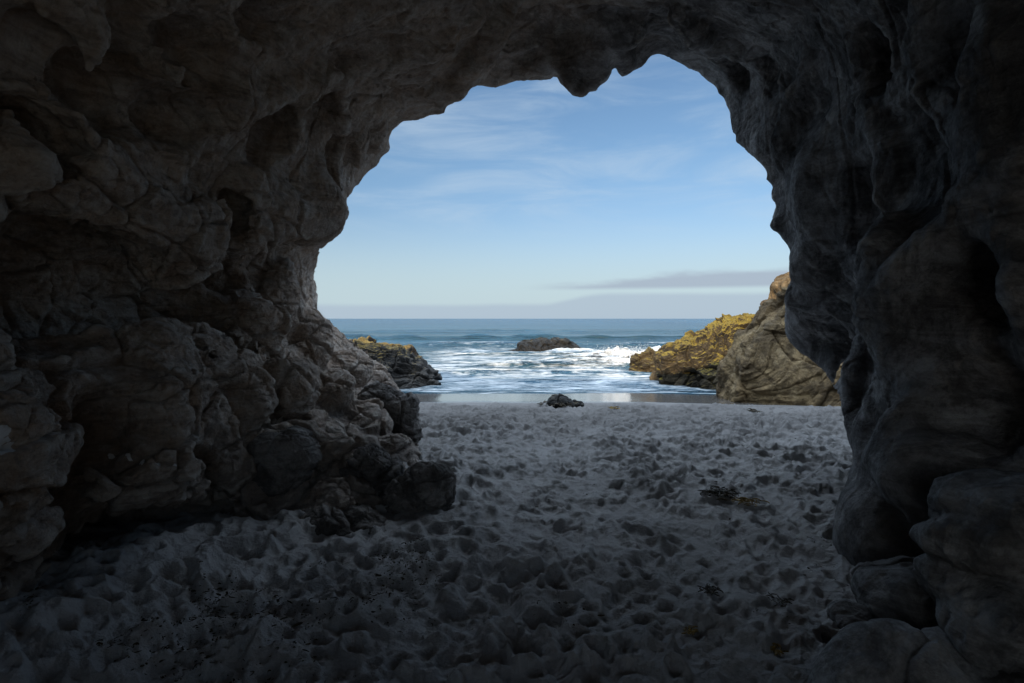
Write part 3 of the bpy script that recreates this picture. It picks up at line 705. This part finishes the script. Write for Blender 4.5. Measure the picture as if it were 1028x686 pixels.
# sand heaped against the foot of the left wall
Z += 0.16 * sstep(-1.2, -2.6, X) * sstep(6, 3, Y)
wet = sstep(22.0, 24.2, Y + 0.10 * np.clip(X - 4, 0, 30) + 0.6 * fbm(p2, 0.25, 3, 66).reshape(X.shape))
SANDV = np.stack([X.ravel(), Y.ravel(), Z.ravel()], 1)
me = mesh_from('sand', SANDV, q)
at = me.attributes.new('wet', 'FLOAT', 'POINT'); at.data.foreach_set('value', wet.ravel().astype(f32))
tag(add_obj('sand', me, M_SAND), kind='structure')
def sand_z(x, y):
    i = int(np.clip(np.searchsorted(ys, y), 1, len(ys) - 1)); u = x / (y + OFF); j = int(np.clip(np.searchsorted(us, u), 1, len(us) - 1))
    return float(Z[i, j])
print('sand done', time.time() - T0)

# ------------------------------------------------------------------ sea
NYs, NUs = 620, 900
ys2 = np.concatenate([24.0 * (110 / 24.0) ** np.linspace(0, 1, 480), 110 * (9000 / 110.) ** np.linspace(0, 1, 140)[1:]])
us2 = np.concatenate([np.linspace(-1.6, -0.42, 30)[:-1], np.linspace(-0.42, 0.62, NUs), np.linspace(0.62, 2.0, 30)[1:]])
X, Y, q = fan_grid(ys2, us2, 0.0)
p2 = np.stack([X.ravel(), Y.ravel(), np.zeros(X.size)], 1).astype(f32)
sh = X.shape
pn = lambda fx, fy, s: perlin(p2 * np.array([fx, fy, 1], f32), s).reshape(sh)
fade = sstep(27, 36, Y)
Zs = SEA_Z + 0.09 * fade * fbm(p2 * np.array([.5, 1, 1], f32), 0.35, 4, 71).reshape(sh) * sstep(400, 100, Y)
foam = np.zeros(sh)
wob = 2.5 * pn(.06, .02, 75) + 0.9 * pn(.25, .1, 76)
# unbroken swell, then lines of broken water running in: (distance, height, half width, foam, x from, x to)
for y0, a, wd, fo, x0, x1 in [(150, .8, 9, 0, -200, 200), (100, 1.0, 5, .05, -90, 90), (78, .55, 3.0, .55, -18, 30), (60, .45, 2.2, .85, -9, 18), (51, .85, 2.0, 1.3, 1, 22), (44, .6, 1.4, .95, -4, 12), (38, .22, 1.2, .7, -8, 12), (33.5, .10, .7, .55, -10, 16), (30.8, .05, .4, .5, -10, 14)]:
    yy = Y - y0 - wob * np.clip(y0 / 60, .75, 1) ; w_ = np.where(yy < 0, wd * 0.55, wd * 1.3)
    xr = sstep(x0, x0 + 5, X) * sstep(x1, x1 - 5, X) * (0.6 + 0.4 * sstep(-.2, .3, pn(.12, .03, int(y0))))
    e = np.exp(-(yy / w_) ** 2) * xr
    Zs += a * e
    foam = np.maximum(foam, fo * np.exp(-((yy - wd * .5) / (wd * 1.5)) ** 2) * xr)
band = sstep(30, 36, Y) * sstep(92, 62, Y) * sstep(-14, -6, X + 0.0 * Y)
foam = np.maximum(foam, band * (0.48 + 0.35 * fbm(p2 * np.array([.5, 1, 1], f32), 0.16, 3, 81).reshape(sh)))
foam = np.maximum(foam, 0.52 * sstep(27.5, 30, Y) * sstep(44, 38, Y))
dpt = Zs - beach(X, Y) + 0.06 * pn(.14, .10, 77) + 0.015 * pn(.7, .5, 78)
foam = np.maximum(foam, .62 * np.exp(-((dpt - .014) / .014) ** 2) * (Y < 45)); foam = np.maximum(foam, .5 * np.exp(-((dpt - .07) / .02) ** 2) * (Y < 45))
lum = np.clip(foam - 0.55, 0, 1) * (Y > 32)
bl = ridged(p2 * np.array([.7, 1, 1], f32), 0.9, 4, 88, 0.6).reshape(sh)
Zs += lum * (0.7 * bl + 0.15) * sstep(30, 40, Y)
# the burst against the rock
bx, by = (650 - CX) / FPX * 44, 44
bu = np.exp(-((X - bx + 1.5) / 2.6) ** 2 - ((Y - by) / 2.2) ** 2)
Zs += bu * (0.35 + 0.8 * bl); foam = np.maximum(foam, 1.3 * bu)
me = mesh_from('sea', np.stack([X.ravel(), Y.ravel(), Zs.ravel()], 1), q)
at = me.attributes.new('foam', 'FLOAT', 'POINT'); at.data.foreach_set('value', foam.ravel().astype(f32))
tag(add_obj('sea', me, M_SEA), kind='structure')
# spray thrown up where the wave meets the rock
vs, qs = [], []
for i in range(2200):
    h = rng.gamma(1.5, .25); x = bx - 1.6 + rng.normal() * (1.0 + .3 * h); y = by + rng.normal() * .9; z = SEA_Z + .9 + h * 0.7; r = rng.uniform(.006, .022) * (1.25 - min(h, 2) * .35)
    o = len(vs); a = np.array([x, y, z])
    for dv in ((1, 0, 0), (0, 1, 0), (-1, 0, 0), (0, -1, 0), (0, 0, 1.2), (0, 0, -1.2)): vs.append(a + r * np.array(dv) * rng.uniform(.7, 1.3))
    for t in ((0, 1, 4), (1, 2, 4), (2, 3, 4), (3, 0, 4), (1, 0, 5), (2, 1, 5), (3, 2, 5), (0, 3, 5)): qs.append([o + k for k in t])
tag(add_obj('sea_spray', mesh_from('sea_spray', np.array(vs), np.array(qs)), M_SPRAY), 'white spray thrown up by the breaking wave', 'spray', kind='stuff')
print('sea done', time.time() - T0)

# ------------------------------------------------------------------ sea rocks and boulders
def strata_relief(v, n, seed, amp, scale, dirv, st=1.0):
    w = np.stack([perlin(v * .5 * scale, seed), perlin(v * .5 * scale + 40, seed + 1), perlin(v * .5 * scale + 80, seed + 2)], 1)
    q = v + 0.5 / scale * w
    F1, F2, ID = worley(q * (1.0 * scale), seed + 3)
    d = worley.tilt * 1.3 + (ID - .5) * .25 - .15 * np.exp(-((F2 - F1) / .08) ** 2) + .5 * (ridged(q, .9 * scale, 6, seed + 5, .6) - .4)
    s = q @ np.array(dirv, f32)
    lay = np.stack([s * 2.2 * scale, q[:, 0] * .25 * scale, q[:, 1] * .25 * scale], 1)
    d += st * .3 * (ridged(lay, 1.0, 5, seed + 9, .6) - .4)
    F1, F2, ID = worley(np.stack([s * 2.6, q[:, 0] * .7, q[:, 1] * .7], 1) * scale, seed + 14); d += worley.tilt * .5 - .12 * np.exp(-((F2 - F1) / .05) ** 2)
    return v + n * (d * amp)[:, None]

def outcrop(name, prof, yc, thick, slope, mat, seed, label, res=.12, amp=.35, scale=.8, dirv=(.5, .2, .8), st=1.6, skew=0.0, lvl=2, zmin=None, relf=None):
    """a rock whose outline, seen along y, is prof (photo pixels at distance yc); it tapers towards and away from the viewer"""
    pr = np.array([P(a, b, yc)[[0, 2]] for a, b in prof]); lo = pr.min(0); hi = pr.max(0)
    dep = thick + (hi[1] - lo[1]) / slope * 0.9 + .6
    Fl = Field((lo[0] - .6 - abs(skew) * dep, yc - dep, lo[1] - .3), (hi[0] + .6 + abs(skew) * dep, yc + dep, hi[1] + .6), res)
    Xg, Zg = np.meshgrid(np.linspace(lo[0] - 3 - abs(skew) * dep * 2, hi[0] + 3 + abs(skew) * dep * 2, 400), np.linspace(lo[1] - 1, hi[1] + 1.5, 240), indexing='ij')
    T = -poly_sd(pr, Xg, Zg).astype(f32)
    x0, x1, z0, z1 = Xg[0, 0], Xg[-1, 0], Zg[0, 0], Zg[0, -1]
    def fn(X, Y, Z):
        s = bil(T, (X - skew * (Y - yc) - x0) / (x1 - x0) * 399, (Z - z0) / (z1 - z0) * 239)
        return s + slope * np.maximum(0, np.abs(Y - yc) - thick)
    Fl.fill(fn); v, q = Fl.nets()
    v, q, n = subdivide(v, q, lvl)
    v = strata_relief(v, n, seed, amp, scale, dirv, st)
    ctr = np.array([(lo[0] + hi[0]) / 2, yc, lo[1]])
    me = mesh_from(name, v - ctr, q); o = add_obj(name, me, mat); o.location = ctr
    return tag(o, label[0], label[1], label[2] if len(label) > 2 else None)

SR = 'rocks at the edge of the surf'
outcrop('sea_rock', [(655,420),(660,372),(664,358),(676,347),(690,343),(706,335),(722,326),(738,318),(752,316),(764,320),(775,330),(790,350),(810,420)], 33, 1.0, .9, M_ALGAE, 11,
        ('rounded rock ridge under golden algae at the surf edge, before the tan outcrop', 'sea rock', SR), amp=.55, scale=1.0, dirv=(.62, .2, -.75), skew=-.05)
outcrop('sea_rock', [(625,395),(632,372),(634,364),(641,357),(648,352),(655,351),(663,357),(672,362),(682,375),(690,395)], 40, .5, 1.0, M_ALGAE, 23,
        ('small knobbly golden brown rock with white surf breaking against its side', 'sea rock', SR), res=.1, amp=.45, scale=1.3)
outcrop('sea_rock', [(722,470),(728,405),(730,375),(738,357),(752,338),(766,322),(775,308),(783,294),(781,286),(786,281),(800,276),(830,262),(900,235),(1000,215),(1000,470)], 25.5, 1.2, 1.1, M_TAN, 37,
        ('tall tan rock outcrop with slanting layers standing where the beach meets the cave', 'rock outcrop', SR), res=.13, amp=.40, scale=.75, dirv=(.62, .25, -.72))
outcrop('sea_rock', [(495,375),(508,355),(517,351),(521,345),(529,342),(545,341),(560,340),(571,342),(578,347),(583,350),(594,354),(604,375)], 63, 1.2, 1.0, M_WET, 51,
        ('low dark flat topped rock awash in the waves offshore', 'sea rock', SR), res=.16, amp=.36, scale=.8)
outcrop('sea_rock', [(330,420),(340,350),(352,343),(364,341),(376,345),(388,346),(398,350),(406,352),(412,355),(416,362),(424,366),(432,372),(438,380),(444,400),(446,420)], 33, 1.6, .9, M_LEFTSEA, 67,
        ('dark wet rock with orange algae on its flat top beside the left cave wall', 'sea rock', SR), amp=.5, scale=1.0, dirv=(.1, .2, .95))

def boulder(name, c, prims, res, mat, seed, label, style='smooth', amp=.5, lvl=2):
    """prims: (centre offset, radii, rotation, carve) around c"""
    c = np.array(c, float); ext = np.max([np.abs(np.array(p[0])) + np.max(p[1]) * 1.05 for p in prims if not p[3]], 0) + .15
    Fl = Field(c - ext, c + ext, res); Fl.g = np.full(tuple(Fl.n), 2., f32)
    Fl.make_warp(.05, 3.0, .025, 7.0, seed, 2)
    for off, r, rot, carve in prims: Fl.ell(c + np.array(off), r, .06 if not carve else .08, carve, rot)
    v, q = Fl.nets(); v, q, n = subdivide(v, q, lvl)
    v = relief(v, n, np.full(len(v), dict(rough=1.0, mixed=.35).get(style, .15), f32), np.full(len(v), dict(rough=.1, mixed=.9).get(style, 1.0), f32), seed, amp)
    base = np.array([c[0], c[1], v[:, 2].min()])
    o = add_obj(name, mesh_from(name, v - base, q), mat); o.location = base
    return tag(o, *label)

BR = 'boulders at the foot of the right wall'; BL = 'boulders at the foot of the left wall'
# right side
cc = P(1000,570,2.5); O = lambda *q: tuple(P(*q) - cc)
boulder('boulder', cc, [(O(1005,520,2.65),(.19,.3,.17),.2,False), (O(1040,545,2.6),(.26,.35,.30),0,False), (O(968,548,2.6),(.12,.2,.11),.3,False), (O(948,585,2.7),(.12,.2,.10),0,False), (O(985,600,2.65),(.18,.25,.16),0,False),
                        (O(1030,625,2.45),(.26,.28,.13),0,False), (O(972,632,2.5),(.12,.2,.07),0,False), (O(988,574,2.34),(.11,.24,.09),.2,True), (O(1020,600,2.27),(.12,.20,.08),0,True), (O(1008,540,2.22),(.06,.10,.05),0,True), (O(960,572,2.38),(.045,.10,.03),0,True)],
        .025, M_GREY, 410, ('largest grey boulder on the right, hollowed front, leaning on the pillar', 'boulder', BR), 'smooth', .8)
boulder('boulder', P(912,604,2.95), [((0,0,0),(.24,.3,.15),.3,False), ((.14,.1,.03),(.2,.22,.16),0,False)], .03, M_GREY, 420, ('flat grey rock wedged under the pillar between the bigger boulders', 'boulder', BR), amp=.75)
boulder('boulder', P(856,621,2.95), [((0,0,0),(.11,.14,.075),.2,False)], .02, M_GREY, 430, ('small smooth grey rock half buried at the foot of the pillar', 'boulder', BR), amp=.8)
boulder('boulder', P(893,668,2.35), [((0,0,-.05),(.26,.3,.19),-.5,False), ((.12,-.03,-.02),(.14,.25,.16),.2,False), ((-.2,-.1,-.12),(.16,.2,.12),0,False), ((.03,-.28,-.05),(.08,.13,.07),0,True)],
        .022, M_GREY, 440, ('low rounded boulder nearest the camera, lying on the sand', 'boulder', BR), amp=.75)
boulder('boulder', P(835,642,2.85), [((0,0,-.05),(.10,.13,.08),0,False)], .02, M_GREY, 450, ('smallest grey stone poking from the sand beside the front boulder', 'boulder', BR), amp=.8)
boulder('boulder', P(985,660,2.45), [((0,0,-.14),(.26,.3,.2),0,False), ((.2,0,-.1),(.3,.3,.2),0,False)], .028, M_GREY, 460, ('flat sloping rock slab below the largest boulder at the frame corner', 'boulder', BR), amp=.75)
# left side
boulder('boulder', P(428,495,4.75), [((0,0,0),(.27,.26,.27),.2,False), ((-.04,.05,-.14),(.26,.26,.24),0,False), ((-.2,-.02,-.1),(.14,.2,.24),0,False)], .03, M_DARK, 510, ('rounded dark boulder at the tip of the left wall by the open sand', 'boulder', BL), 'rough', .7)
boulder('boulder', P(368,478,4.95), [((0,0,0),(.28,.26,.22),.3,False), ((.14,.02,-.14),(.2,.24,.2),0,False)], .03, M_DARK, 520, ('blocky dark boulder leaning behind the rounded one at the wall tip', 'boulder', BL), 'rough', .9)
boulder('boulder', P(395,412,7.4), [((0,0,0),(.30,.34,.28),.3,False), ((.14,0,-.25),(.22,.3,.26),0,False), ((-.2,0,.1),(.25,.3,.22),0,False)], .045, M_DARK, 530, ('craggy dark rock jutting over the sand halfway along the left wall', 'boulder', BL), 'rough', 1.0)
boulder('boulder', P(355,532,4.35), [((0,0,0),(.32,.28,.18),-.3,False), ((.2,-.02,-.08),(.25,.26,.16),0,False), ((-.2,0,-.05),(.22,.26,.2),0,False)], .03, M_DARK, 540, ('low cracked slab of dark rock at the sand line of the left wall', 'boulder', BL), 'rough', .9)
boulder('boulder', P(280,470,4.75), [((0,0,0),(.34,.3,.30),.5,False), ((.1,-.05,.1),(.24,.26,.24),0,False)], .032, M_DARK, 550, ('big smooth faced black boulder resting high in the left rubble', 'boulder', BL), 'rough', .6)
print('rocks done', time.time() - T0)

# ------------------------------------------------------------------ kelp and litter
def strands(n, spread, length, width, height, rg, flat=.5):
    vs, qs = [], []
    for i in range(n):
        a = rg.uniform(0, 2 * math.pi); r = spread * math.sqrt(rg.random()); x, y = r * math.cos(a), r * math.sin(a)
        hd = rg.uniform(0, 2 * math.pi); L = length * rg.uniform(.4, 1.2); w = width * rg.uniform(.5, 1.3); z = height * rg.random() * (1 - (r / spread) ** 2) + .004
        seg = 6; up = rg.uniform(-.2, 1) * height * (1 - flat); cur = rg.normal() * 2.5; o = len(vs); tw = rg.uniform(0, math.pi)
        for s in range(seg + 1):
            t = s / seg; th = hd + cur * t
            x += math.cos(th) * L / seg; y += math.sin(th) * L / seg; zz = z + up * math.sin(math.pi * t)
            ww = w * (0.35 + math.sin(math.pi * min(t * .9 + .08, 1))) * .5; tw += rg.normal() * .35
            sx, sy, sz = -math.sin(th) * math.cos(tw), math.cos(th) * math.cos(tw), math.sin(tw)
            vs.append((x + sx * ww, y + sy * ww, max(zz + sz * ww, -.004))); vs.append((x - sx * ww, y - sy * ww, max(zz - sz * ww, -.004)))
        for s in range(seg): k = o + 2 * s; qs.append((k, k + 1, k + 3, k + 2))
    return np.array(vs), np.array(qs)

KG = 'seaweed clumps washed up on the sand'
def kelp(px, py, n, spread, length, width, height, mat, seed, label, d=None):
    # find where the sight line meets the sand
    spread *= .6; length *= .6; width *= .6; height *= .8
    if d is None:
        ds = np.geomspace(2, 30, 400); pz = CAMZ - (py - HY) / FPX * ds; d = float(ds[np.argmax(pz < np.array([sand_z((px - CX) / FPX * t, t) for t in ds]))])
    x = (px - CX) / FPX * d; rg = np.random.default_rng(seed)
    vs, qs = strands(n, spread, length, width, height, rg)
    me = mesh_from('seaweed_clump', vs, qs); o = add_obj('seaweed_clump', me, mat); o.location = (x, d, sand_z(x, d))
    sm = o.modifiers.new('thickness', 'SOLIDIFY'); sm.thickness = max(.004, width * .12)
    return tag(o, label, 'seaweed', KG)
kelp(616,412,24,.16,.2,.03,.03,M_KELPY,3,'yellow kelp scrap near the smooth wet sand')
kelp(722,502,110,.17,.16,.02,.035,M_KELP,4,'dark kelp clump alone in the middle of the trampled sand')
kelp(752,507,30,.12,.16,.016,.035,M_KELPY,5,'golden kelp strands just right of the dark mid-sand clump')
kelp(692,636,20,.04,.06,.009,.012,M_KELPY,6,'orange kelp scrap lying in the near footprints')
kelp(712,594,50,.07,.07,.009,.016,M_KELP,7,'dark kelp clump with a footprint hollow beside it, above the orange scrap')
kelp(776,655,40,.06,.07,.009,.015,M_KELPY,8,'golden brown kelp scrap beside the front right boulder')
kelp(785,606,30,.10,.10,.007,.008,M_KELP,9,'thin dark kelp line on the smooth sand by the pillar')
kelp(757,414,40,.25,.2,.04,.06,M_KELP,10,'brown kelp lump on the pale sand below the tan outcrop')
ds = np.geomspace(2, 30, 600); d_ = float(ds[np.argmax(CAMZ - (407 - HY) / FPX * ds < np.array([sand_z((562 - CX) / FPX * t, t) for t in ds]))]); x_ = (562 - CX) / FPX * d_
lump_o = boulder('beach_rock', (x_, d_, sand_z(x_, d_) + .06), [((0,0,0),(.36,.34,.16),0,False), ((-.12,0,.07),(.2,.22,.15),0,False), ((.38,0,-.05),(.3,.28,.10),0,False)], .05, M_WET, 610, ('small dark weedy rock where the trampled sand meets the wet sand', 'rock'), 'rough', .8)
vs, qs = strands(90, .5, .18, .03, .10, np.random.default_rng(3)); wo = add_obj('weed', mesh_from('weed', vs, qs), M_KELP, lump_o)
wo.modifiers.new('thickness', 'SOLIDIFY').thickness = .008; wo.location = (0, 0, .15)
# scraps strewn over the sand, thickest along the left wall
vs, qs = [], []; o = 0
rg = np.random.default_rng(99)
for i in range(4000):
    if i < 2900:
        px, py = rg.uniform(20, 440), 0; base_y = np.interp(px, [0, 240, 340, 455], [640, 600, 575, 540]); py = base_y + rg.exponential(34) + rg.normal() * 5
    else:
        px, py = rg.uniform(400, 860), rg.uniform(430, 690)
    if py < 425 or py > 720: continue
    d = CAMZ * FPX / (py - HY); x = (px - CX) / FPX * d
    if d > 18: continue
    if perlin(np.array([[x * 2.2, d * 2.2, 3]], f32), 5)[0] < (.08 if i < 2900 else .3): continue
    a, b = strands(1, .01, rg.uniform(.01, .06) * rg.choice([.5, 1]), rg.uniform(.003, .009), .008, rg)
    vs.append(a + np.array([x, d, sand_z(x, d) + .002])); qs.append(b + o); o += len(a)
lit = add_obj('seaweed_litter', mesh_from('seaweed_litter', np.concatenate(vs), np.concatenate(qs)), M_KELP)
tag(lit, 'small dark scraps of dried seaweed strewn over the sand along the left wall', 'seaweed litter', kind='stuff')

# ------------------------------------------------------------------ light and sky
sun_d = bpy.data.lights.new('sun', 'SUN'); sun = bpy.data.objects.new('sun', sun_d); COL.objects.link(sun)
sun_d.energy = 5.0; sun_d.angle = R_(0.5); sun_d.color = (1.0, 0.80, 0.55)
# light travels away from the camera and to the right
dx, dy, dz = math.sin(R_(SUN_AZ)) * math.cos(R_(SUN_EL)), math.cos(R_(SUN_AZ)) * math.cos(R_(SUN_EL)), -math.sin(R_(SUN_EL))
from mathutils import Vector
sun.rotation_euler = Vector((dx, dy, dz)).to_track_quat('-Z', 'Y').to_euler(); sun.location = (-10, -30, 30)

w = bpy.data.worlds.new('World'); sc.world = w; w.use_nodes = True
nt = NT(w.node_tree)
sky = nt.n('ShaderNodeTexSky', sky_type='NISHITA'); sky.sun_disc = False; sky.sun_elevation = R_(SUN_EL); sky.sun_rotation = R_(180 + SUN_AZ)
sky.altitude = 0; sky.air_density = 1.0; sky.dust_density = 0.6; sky.ozone_density = 1.6
gen = nt.n('ShaderNodeTexCoord').outputs['Generated']
sp = nt.n('ShaderNodeSeparateXYZ', ins={0: gen})
azm = nt.m('ARCTAN2', sp.outputs[0], sp.outputs[1]); ele = nt.m('ARCSINE', sp.outputs[2])
cv = nt.n('ShaderNodeCombineXYZ', ins={0: azm, 1: ele})
cvs = cv.outputs[0]
# thin cirrus, streaked
ci = nt.noise(nt.mapping(cvs, (2.2, 11, 1), (0, 0, 0.12)), 1.6, 8, 0.62, 0.6)
ci2 = nt.noise(nt.mapping(cvs, (1.2, 3, 1), (0, 0, -.3)), 1.5, 4, 0.5)
cir = nt.m('MULTIPLY', nt.ramp(nt.m('ADD', ci, nt.m('MULTIPLY', nt.m('SUBTRACT', ci2, .5), .7)), 0.36, 0.86, 0, 0.6), nt.ramp(ele, 0.10, 0.22))
c = nt.mix(cir, nt.mix(1.0, sky.outputs[0], nt.mix(nt.ramp(ele, 0.02, 0.30), C(0.88, 0.91, 1.06), C(0.95, 1.09, 1.17)), 'MULTIPLY'), C(5.4, 6.6, 7.8))
c = nt.mix(nt.ramp(ele, 0.01, 0.20, .85, 0), c, C(5.0, 6.45, 7.2))
fill_veil = nt.m('MULTIPLY', nt.ramp(ele, 0.46, 0.8), nt.ramp(nt.noise(gen, 2.0, 6, .6, .4), .3, .6, .35, 1))  # unseen bright cloud overhead, added to brighten the cave
c = nt.mix(fill_veil, c, C(27.0, 32.5, 39.0))
# lens of grey cloud low on the right
edge = nt.m('MULTIPLY', nt.m('SUBTRACT', nt.noise(nt.mapping(cvs, (4, 18, 1)), 2.2, 6, .55), .5), .030)
eb = nt.m('ADD', ele, edge)
t = nt.ramp(azm, 0.0, 0.40)
topc = nt.m('MULTIPLY_ADD', t, 0.024, 0.056)
lens = nt.m('MULTIPLY', nt.ramp(nt.m('SUBTRACT', topc, eb), -0.006, 0.010), nt.ramp(nt.m('SUBTRACT', ele, 0.051), -0.004, 0.005))
lens = nt.m('MULTIPLY', lens, nt.ramp(azm, 0.0, 0.14, 0, .85))
c = nt.mix(lens, c, C(3.8, 4.5, 5.5))
# bank along the horizon
bk = nt.m('ADD', ele, nt.m('MULTIPLY', nt.m('SUBTRACT', nt.noise(nt.mapping(cvs, (2, 4, 1)), 2.0, 4, .5), .5), .012))
bkt = nt.ramp(azm, 0.05, 0.16, 0.0, 0.018)
bank = nt.m('MULTIPLY', nt.ramp(nt.m('SUBTRACT', bk, bkt), 0.018, 0.029, .7, 0), nt.ramp(ele, -.02, 0.0))
c = nt.mix(bank, c, C(4.0, 4.9, 6.0))
bg = nt.n('ShaderNodeBackground', ins={0: c, 1: 0.081}); nt.set(nt.n('ShaderNodeOutputWorld'), 0, bg)

sc.view_settings.view_transform = 'Standard'; sc.view_settings.look = 'None'; sc.view_settings.gamma = 1.0; sc.view_settings.use_curve_mapping = False
sc.view_settings.exposure = 0.35
sc.cycles.use_denoising = True
sc.cycles.max_bounces = 8; sc.cycles.diffuse_bounces = 5
sc.cycles.sample_clamp_indirect = 4.0
print('script done', time.time() - T0)
